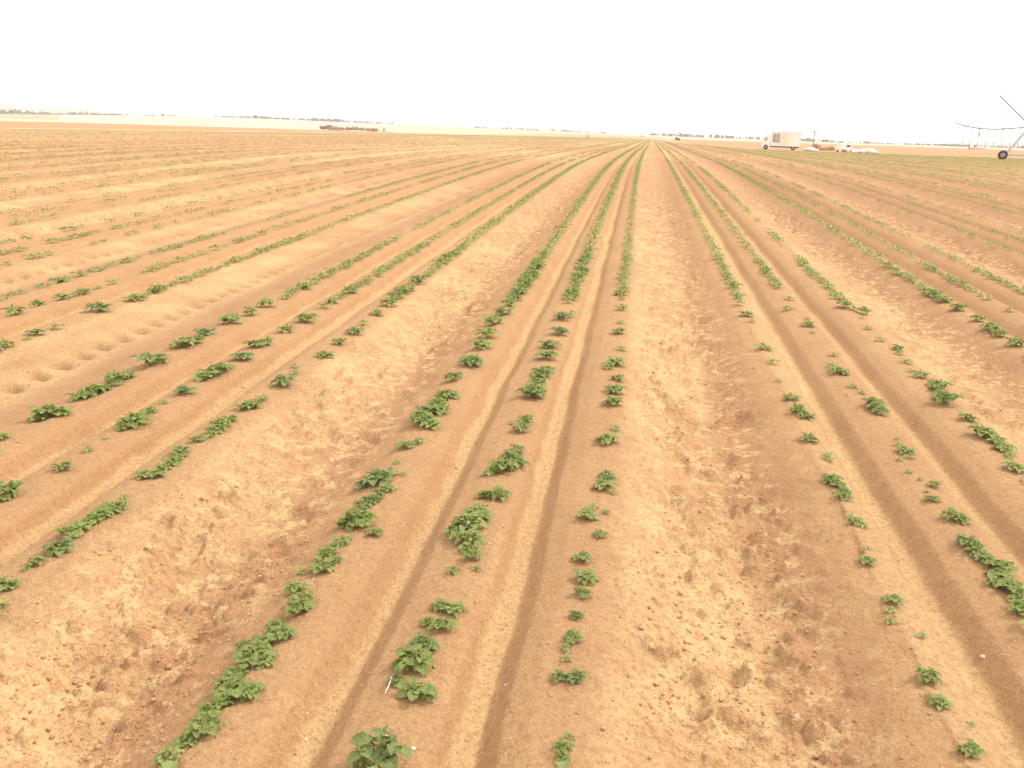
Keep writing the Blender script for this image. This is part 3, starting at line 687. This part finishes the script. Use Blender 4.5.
# irrigation machine at the right
ax, ay = ground_at(1022.5, 160.3)
PV = empty('irrigation_machine', (ax, ay, gh(ax, ay)), math.radians(-20)); tag(PV, 'overhead irrigation machine on black wheels with pipe, hanging hoses and raised boom', 'irrigator')
Zp = 4.60
prev = None; pts = []
for i in range(12):
    t = i / 11; xx = -9.0 + 9.0 * t; zz = Zp + .22 * (2 * (1 - t) - 1) ** 2 * (1 if t < .5 else 0) - .32 * math.sin(math.pi * min(1, t * 1.1)) + (0)
    pts.append((xx, 0, zz))
pp = MB().path(pts, .075, 10)
pp.tube((0, 0, Zp - .05), (24, 0, Zp + .15), .08)
for xx in (-6.3, -3.2, 0): 
    zz = float(np.interp(xx, [p[0] for p in pts], [p[2] for p in pts])); pp.tube((xx - .12, 0, zz), (xx + .12, 0, zz), .13)
pipe = pp.build('pipe', M['greypipe'], PV)
MB().tube((-9.6, 0, Zp + .5), (-8.9, 0, pts[0][2] - .02), .10, .07).build('end_sprinkler', M['galv'], pipe)
for i, xx in enumerate([-8.4, -7.4, -6.4, -5.35, -4.3, -3.25, -2.2, -1.15, 2.0, 3.2, 4.4]):
    zz = float(np.interp(xx, [p[0] for p in pts], [p[2] for p in pts])) if xx < 0 else Zp
    hs = MB().path([(xx, 0, zz), (xx + .12, 0, zz + .05), (xx + .16, 0, zz - .4), (xx + .16, 0, zz - 2.4)], .045, 6).build('drop_hose', M['hose'], PV)
    MB().tube((xx + .16, 0, zz - 2.6), (xx + .16, 0, zz - 2.4), .09, .04).build('sprinkler', M['hose'], hs)
hs = MB().tube((-6.24, 0, 3.35), (-6.24, 0, 3.75), .10).tube((-6.35, 0, 3.25), (-6.10, 0, 3.25), .05).build('flow_valve', M['greypipe'], PV)
# tower: two splayed legs, base beam, two wheels
rot = math.radians(12)
MB().tube((0, 0, Zp), (-2.45, .3, .75), .085).build('leg', M['galv'], PV)
MB().tube((0, 0, Zp), (2.45, -.3, .75), .085).build('leg', M['galv'], PV)
MB().tube((.1, .6, Zp - .1), (-2.1, .5, .85), .05).build('brace', M['galv'], PV)
MB().tube((-2.4, .3, .72), (2.4, -.3, .72), .09).build('base_beam', M['galv'], PV)
MB().box((0, 0, Zp - .05), (.5, .4, .45)).build('tower_box', M['darkmetal'], PV)
for sx in (-1, 1): wheel(PV, (sx * 2.65, sx * -.3 - .25, .66), .66, .42)
MB().tube((-4.4, 0, Zp + 4.4), (.1, 0, Zp + .3), .11, .12).build('boom', M['galv'], PV)
MB().tube((-1.05, 0, Zp + 1.75), (1.3, 0, Zp + 1.75), .06).box((.35, 0, Zp + 1.55), (.9, .3, .3)).build('boom_bracket', M['greypipe'], PV)
MB().tube((1.3, 0, Zp + 1.75), (.2, 0, Zp + .2), .05).build('boom_stay', M['galv'], PV)

# white tanks and posts behind the irrigation machine
for i, (px, d_, w_, hh) in enumerate([(971.5, 520, 2.2, 2.1), (981, 560, 4.6, 1.7)]):
    x, y = qpos(px, d_); W_ = empty('water_tank', (x, y, gh(x, y)), -.3)
    tag(W_, ['small white water tank between two dark posts beyond the hoses', 'long low white tank right of the small tank'][i], 'water tank')
    MB().tube((-w_ / 2, 0, hh * .55), (w_ / 2, 0, hh * .55), hh * .45, seg=20).build('tank', M['white'], W_, True)
    MB().box((-w_ * .3, 0, .12), (.2, 1.2, .3)).box((w_ * .3, 0, .12), (.2, 1.2, .3)).build('cradle', M['darkmetal'], W_)
for i, px in enumerate([969.2, 974.6]):
    x, y = qpos(px, 500); o = MB().tube((0, 0, -.2), (0, 0, 2.3), .22, .2).box((0, 0, 2.3), (.6, .4, .25)).build('marker_post', M['darkmetal'], None, False, (x, y, gh(x, y)))
    tag(o, ['dark post left of the small white tank', 'dark post right of the small white tank'][i], 'post')
for i, px in enumerate([586.3, 588.5]):
    x, y = qpos(px, 400); o = MB().tube((0, 0, -.2), (0, 0, 1.5), .17, .15).box((0, 0, 1.5), (.5, .3, .2)).build('marker_post', M['wood'], None, False, (x, y, gh(x, y)))
    tag(o, ['left of two short brown posts standing far out in the field', 'right of two short brown posts standing far out in the field'][i], 'post')

# white silo on the horizon
x, y = qpos(642, 790); W_ = empty('silo', (x, y, gh(x, y))); tag(W_, 'white round silo on the horizon where the rows meet', 'silo')
MB().tube((0, 0, 0), (0, 0, 4.2), 2.2, seg=24).build('wall', M['white'], W_, True)
MB().tube((0, 0, 4.2), (0, 0, 5.6), 2.3, .3, seg=24).build('roof', M['white'], W_, True)

# bushes: many small tufts on stems
def bush(x, y, w_, h_, seed, mat, name, label, cat, grp=None, n=60, trunk=True):
    r = random.Random(seed); B = empty(name, (x, y, gh(x, y))); tag(B, label, cat, grp)
    V = []; Q = []; off = 0
    for i in range(n * 6):
        a = r.uniform(0, 6.28); e = r.uniform(0, 1); rad = r.uniform(.35, 1) ** .6
        cx = math.cos(a) * rad * w_ / 2 * math.sqrt(1 - e * e * .8); cy = math.sin(a) * rad * w_ / 2 * math.sqrt(1 - e * e * .8); cz = h_ * (.15 + .85 * e * rad) * (1 + .2 * math.sin(a * 3 + seed))
        s = h_ * r.uniform(.06, .13); m_ = rotm(r.uniform(0, 6.28), r.uniform(-1, 1), r.uniform(-1, 1))
        v = np.array([[-s, -s * .6, 0], [s, -s * .5, 0], [s * .9, s * .6, 0], [-s, s * .5, 0]]) @ m_.T + np.array([cx, cy, cz]); V.append(v); Q.append([off, off + 1, off + 2, off + 3]); off += 4
    link(bpy.data.objects.new('crown', mesh_np('crown', np.concatenate(V), np.array(Q), [mat], smooth=False)), B)
    if trunk:
        mb = MB()
        for j in range(4): 
            a = r.uniform(0, 6.28); mb.tube((0, 0, -.2), (math.cos(a) * w_ * .25, math.sin(a) * w_ * .25, h_ * .6), h_ * .04, h_ * .015, 6)
        mb.build('trunk', M['trunk'], B)
for i, px in enumerate([676.6, 679.2]):
    x, y = qpos(px, 520); bush(x, y, 1.5, [2.0, 1.5][i], 40 + i, M['woodland'], 'bush', ['taller dark bush of the pair right of the white silo', 'shorter dark bush of the pair right of the white silo'][i], 'bush', 'bushes on the horizon', 40)
lefts = [(323, 2.5), (329, 3.2), (335, 2.4), (341, 2.1), (348, 2.3), (355, 2.6), (362, 2.2), (369, 1.9), (375, 2.0)]
for i, (px, h_) in enumerate(lefts):
    x, y = qpos(px, 500 + 6 * (i % 3)); bush(x, y, 4.6, h_, 60 + i, M['brush'], 'bush', '%s bush from the left in the brown hedge by the white shed' % (['first', 'second', 'third', 'fourth', 'fifth', 'sixth', 'seventh', 'eighth', 'ninth'][i]), 'bush', 'bushes in the far farmstead hedge', 50)
x, y = qpos(335, 492); Bn = empty('shed', (x, y, gh(x, y)), .35); tag(Bn, 'low reddish shed at the left end of the brown hedge', 'shed')
MB().box((0, 0, .8), (8, 3, 1.6)).build('wall', M['brownwall'], Bn); MB().prism([(-4.3, 1.6), (-4.3, 1.75), (4.3, 1.75), (4.3, 1.6)], -1.8, 1.8).build('roof', M['cream'], Bn)
x, y = qpos(372, 492); Bn = empty('shed', (x, y, gh(x, y)), .35); tag(Bn, 'low reddish brown shed left of the white shed', 'shed')
MB().box((0, 0, .75), (6.5, 3, 1.5)).build('wall', M['brownwall'], Bn); MB().box((0, 0, 1.56), (6.9, 3.4, .12)).build('roof', M['greybrown'], Bn)
MB().box((.8, -1.52, .7), (1.2, .06, 1.35)).build('door', M['darkmetal'], Bn)
x, y = qpos(386, 500); Bn = empty('shed', (x, y, gh(x, y)), .3); tag(Bn, 'white gabled shed at the right end of the brown hedge', 'shed')
MB().box((0, 0, 1.0), (5.2, 3.5, 2.0)).build('wall', M['white'], Bn)
rf = MB(); rf.bm.verts.ensure_lookup_table(); rf.prism([(-2.8, 2.0), (0, 3.1), (2.8, 2.0)], -1.9, 1.9).build('roof', M['white'], Bn)
MB().box((-1.2, -1.77, .9), (1.1, .05, 1.7)).build('door', M['greybrown'], Bn)

# ------------------------------------------------------------------ far-off woods: one mass each
def wood(name, label, pts, seed, n_per_m=.22, depth=40, hmin=.6):
    """pts: (px, distance, height)"""
    g = np.random.default_rng(seed); V = []; Q = []; off = 0
    P = [(*qpos(p[0], p[1]), p[2]) for p in pts]
    for (x1, y1, h1), (x2, y2, h2) in zip(P[:-1], P[1:]):
        ln = math.hypot(x2 - x1, y2 - y1); n = int(ln * n_per_m * 4.5)
        for i in range(n):
            t = g.random(); h_ = 1.2 + .8 * (h1 + (h2 - h1) * t) * (hmin + (1 - hmin) * g.random() ** 1.5) * (1 + .35 * math.sin(t * ln / 37 + seed) * math.sin(t * ln / 13))
            cx = x1 + (x2 - x1) * t; cy = y1 + (y2 - y1) * t + g.uniform(0, depth); wd = h_ * g.uniform(.5, .9)
            z0 = float(zfar(np.array(cx), np.array(cy)))
            for k_ in range(12):
                a = g.uniform(0, 6.28); e = g.random(); s = h_ * g.uniform(.16, .32)
                c = np.array([cx + math.cos(a) * wd * .6 * math.sqrt(1 - e * e * .7), cy + math.sin(a) * wd * .6, z0 + h_ * (.05 + .9 * e)])
                m_ = rotm(g.uniform(0, 6.28), g.uniform(-1, 1), g.uniform(-1.2, 1.2))
                v = np.array([[-s, -s * .6, 0], [s * .8, -s, 0], [s, s * .6, 0], [-s * .7, s, 0]]) @ m_.T + c
                V.append(v); Q.append([off, off + 1, off + 2, off + 3]); off += 4
    me = mesh_np(name, np.concatenate(V), np.array(Q), [M['woodland']], smooth=False)
    tag(link(bpy.data.objects.new(name, me)), label, 'woodland', kind='stuff')
wood('far_woodland', 'long purple-brown line of far trees along the left horizon', [(-60, 1500, 11), (0, 1500, 10), (60, 1500, 8), (63, 1500, 5), (70, 1500, 9), (100, 1520, 7), (150, 1540, 6.5), (240, 1560, 5.5), (320, 1560, 5), (390, 1580, 4)], 1, .12)
wood('far_woodland', 'faint thin line of far trees left of the centre horizon', [(470, 1600, 2.5), (520, 1650, 3), (560, 1650, 3), (612, 1650, 3)], 2, .10)
wood('far_woodland', 'thin green-grey line of far trees right of the white silo', [(650, 1500, 4), (680, 1500, 6), (760, 1500, 4.5)], 3, .12)
wood('far_woodland', 'dark line of far trees behind the white truck and the pole', [(790, 1400, 5), (806, 1400, 7), (825, 1400, 6), (848, 1400, 3)], 4, .16)
wood('far_woodland', 'low dark line of far trees across the right horizon', [(850, 1500, 2.5), (873, 1500, 5), (880, 1500, 2.5), (940, 1500, 3), (985, 1300, 2.5), (1060, 1300, 3.5)], 5, .12)

def hill(name, label, pxs, dist, depth, seed):
    n = len(pxs); m = 14; V = []
    px = np.linspace(pxs[0][0], pxs[-1][0], 90); hh = np.interp(px, [p[0] for p in pxs], [p[1] for p in pxs])
    hh = hh * (1 + .12 * (vnoise(px * .07, px * 0 + seed) - .5))
    for i in range(90):
        x, y = qpos(px[i], dist); dx, dy = x / dist, 1.0
        for j in range(m):
            t = j / (m - 1); V.append((x + dx * (t - .5) * depth, dist + (t - .5) * depth, -1 + hh[i] * math.sin(math.pi * t) ** 1.3 + (zfar(np.array(x), np.array(1500.0))) * 0))
    idx = np.arange(90 * m).reshape(90, m)
    q = np.stack([idx[:-1, :-1], idx[1:, :-1], idx[1:, 1:], idx[:-1, 1:]], -1).reshape(-1, 4)
    tag(link(bpy.data.objects.new(name, mesh_np(name, np.array(V), q, [M['hillmat']]))), label, kind='structure')
hill('hills', 'pale low hills behind the far trees at left', [(-260, 30), (-100, 60), (0, 54), (35, 40), (55, 46), (80, 44), (110, 26), (160, 20), (260, 26), (380, 18), (430, 12), (520, 6)], 3000, 1600, 1)
hill('hills', 'faint purple hills on the right horizon', [(880, 4), (935, 8), (960, 15), (1024, 17), (1200, 30), (1400, 10)], 3200, 1400, 2)

# ------------------------------------------------------------------ haze
HZ = 1
if HZ:
    mb = MB(); mb.box((0, 0, 58), (12600, 9200, 130))
    hm = bpy.data.materials.new('haze'); hm.use_nodes = True; nt = hm.node_tree
    nt.nodes.remove(nt.nodes['Principled BSDF']); pv = nt.nodes.new('ShaderNodeVolumePrincipled')
    pv.inputs['Color'].default_value = (.96, .95, .98, 1); pv.inputs['Density'].default_value = HAZE_D; pv.inputs['Anisotropy'].default_value = .2
    nt.links.new(pv.outputs[0], nt.nodes['Material Output'].inputs['Volume'])
    o = mb.build('haze', hm); tag(o, 'thin pale haze in the air over the whole field', 'haze', kind='stuff')

# ------------------------------------------------------------------ light, sky, camera
EL, AZ = math.radians(46), math.radians(58)         # azimuth clockwise from +Y (view direction), to the right
wld = bpy.data.worlds.new('World'); scene.world = wld; wld.use_nodes = True; nt = wld.node_tree
sky = nt.nodes.new('ShaderNodeTexSky'); sky.sky_type = 'NISHITA'; sky.sun_disc = False
sky.sun_elevation = EL; sky.sun_rotation = AZ; sky.air_density = 1.0; sky.dust_density = 6.0; sky.ozone_density = .6
hs = nt.nodes.new('ShaderNodeHueSaturation'); hs.inputs['Saturation'].default_value = .22
nt.links.new(sky.outputs[0], hs.inputs['Color'])
cl = mix(nt, .82, hs.outputs[0], (8.1, 8.15, 8.2))          # a bright unbroken cloud layer over the clear sky
bg = nt.nodes['Background']; bg.inputs['Strength'].default_value = SKY_S; nt.links.new(cl, bg.inputs['Color'])
sd = bpy.data.lights.new('sun', 'SUN'); sd.energy = SUN_S; sd.angle = math.radians(10); sd.color = (1.0, .93, .82)
so_ = bpy.data.objects.new('sun', sd); link(so_)
dirv = Vector((math.sin(AZ) * math.cos(EL), math.cos(AZ) * math.cos(EL), math.sin(EL)))
so_.rotation_euler = dirv.to_track_quat('Z', 'Y').to_euler()

cd = bpy.data.cameras.new('camera'); cam = bpy.data.objects.new('camera', cd); link(cam)
cd.sensor_width = 36; cd.sensor_fit = 'HORIZONTAL'; cd.lens = F * 36 / 1024; cd.clip_start = .05; cd.clip_end = 20000
mw = Matrix(((R[0][0], -R[0][1], -R[0][2], 0), (R[1][0], -R[1][1], -R[1][2], 0), (R[2][0], -R[2][1], -R[2][2], H), (0, 0, 0, 1)))
cam.matrix_world = mw
scene.camera = cam
vs = scene.view_settings; vs.view_transform = 'Standard'; vs.look = 'None'; vs.gamma = 1; vs.use_curve_mapping = False; vs.exposure = EXPO
scene.render.engine = 'CYCLES'
scene.cycles.volume_bounces = 1; scene.cycles.max_bounces = 5; scene.cycles.transparent_max_bounces = 6
scene.render.resolution_x = 1024; scene.render.resolution_y = 768
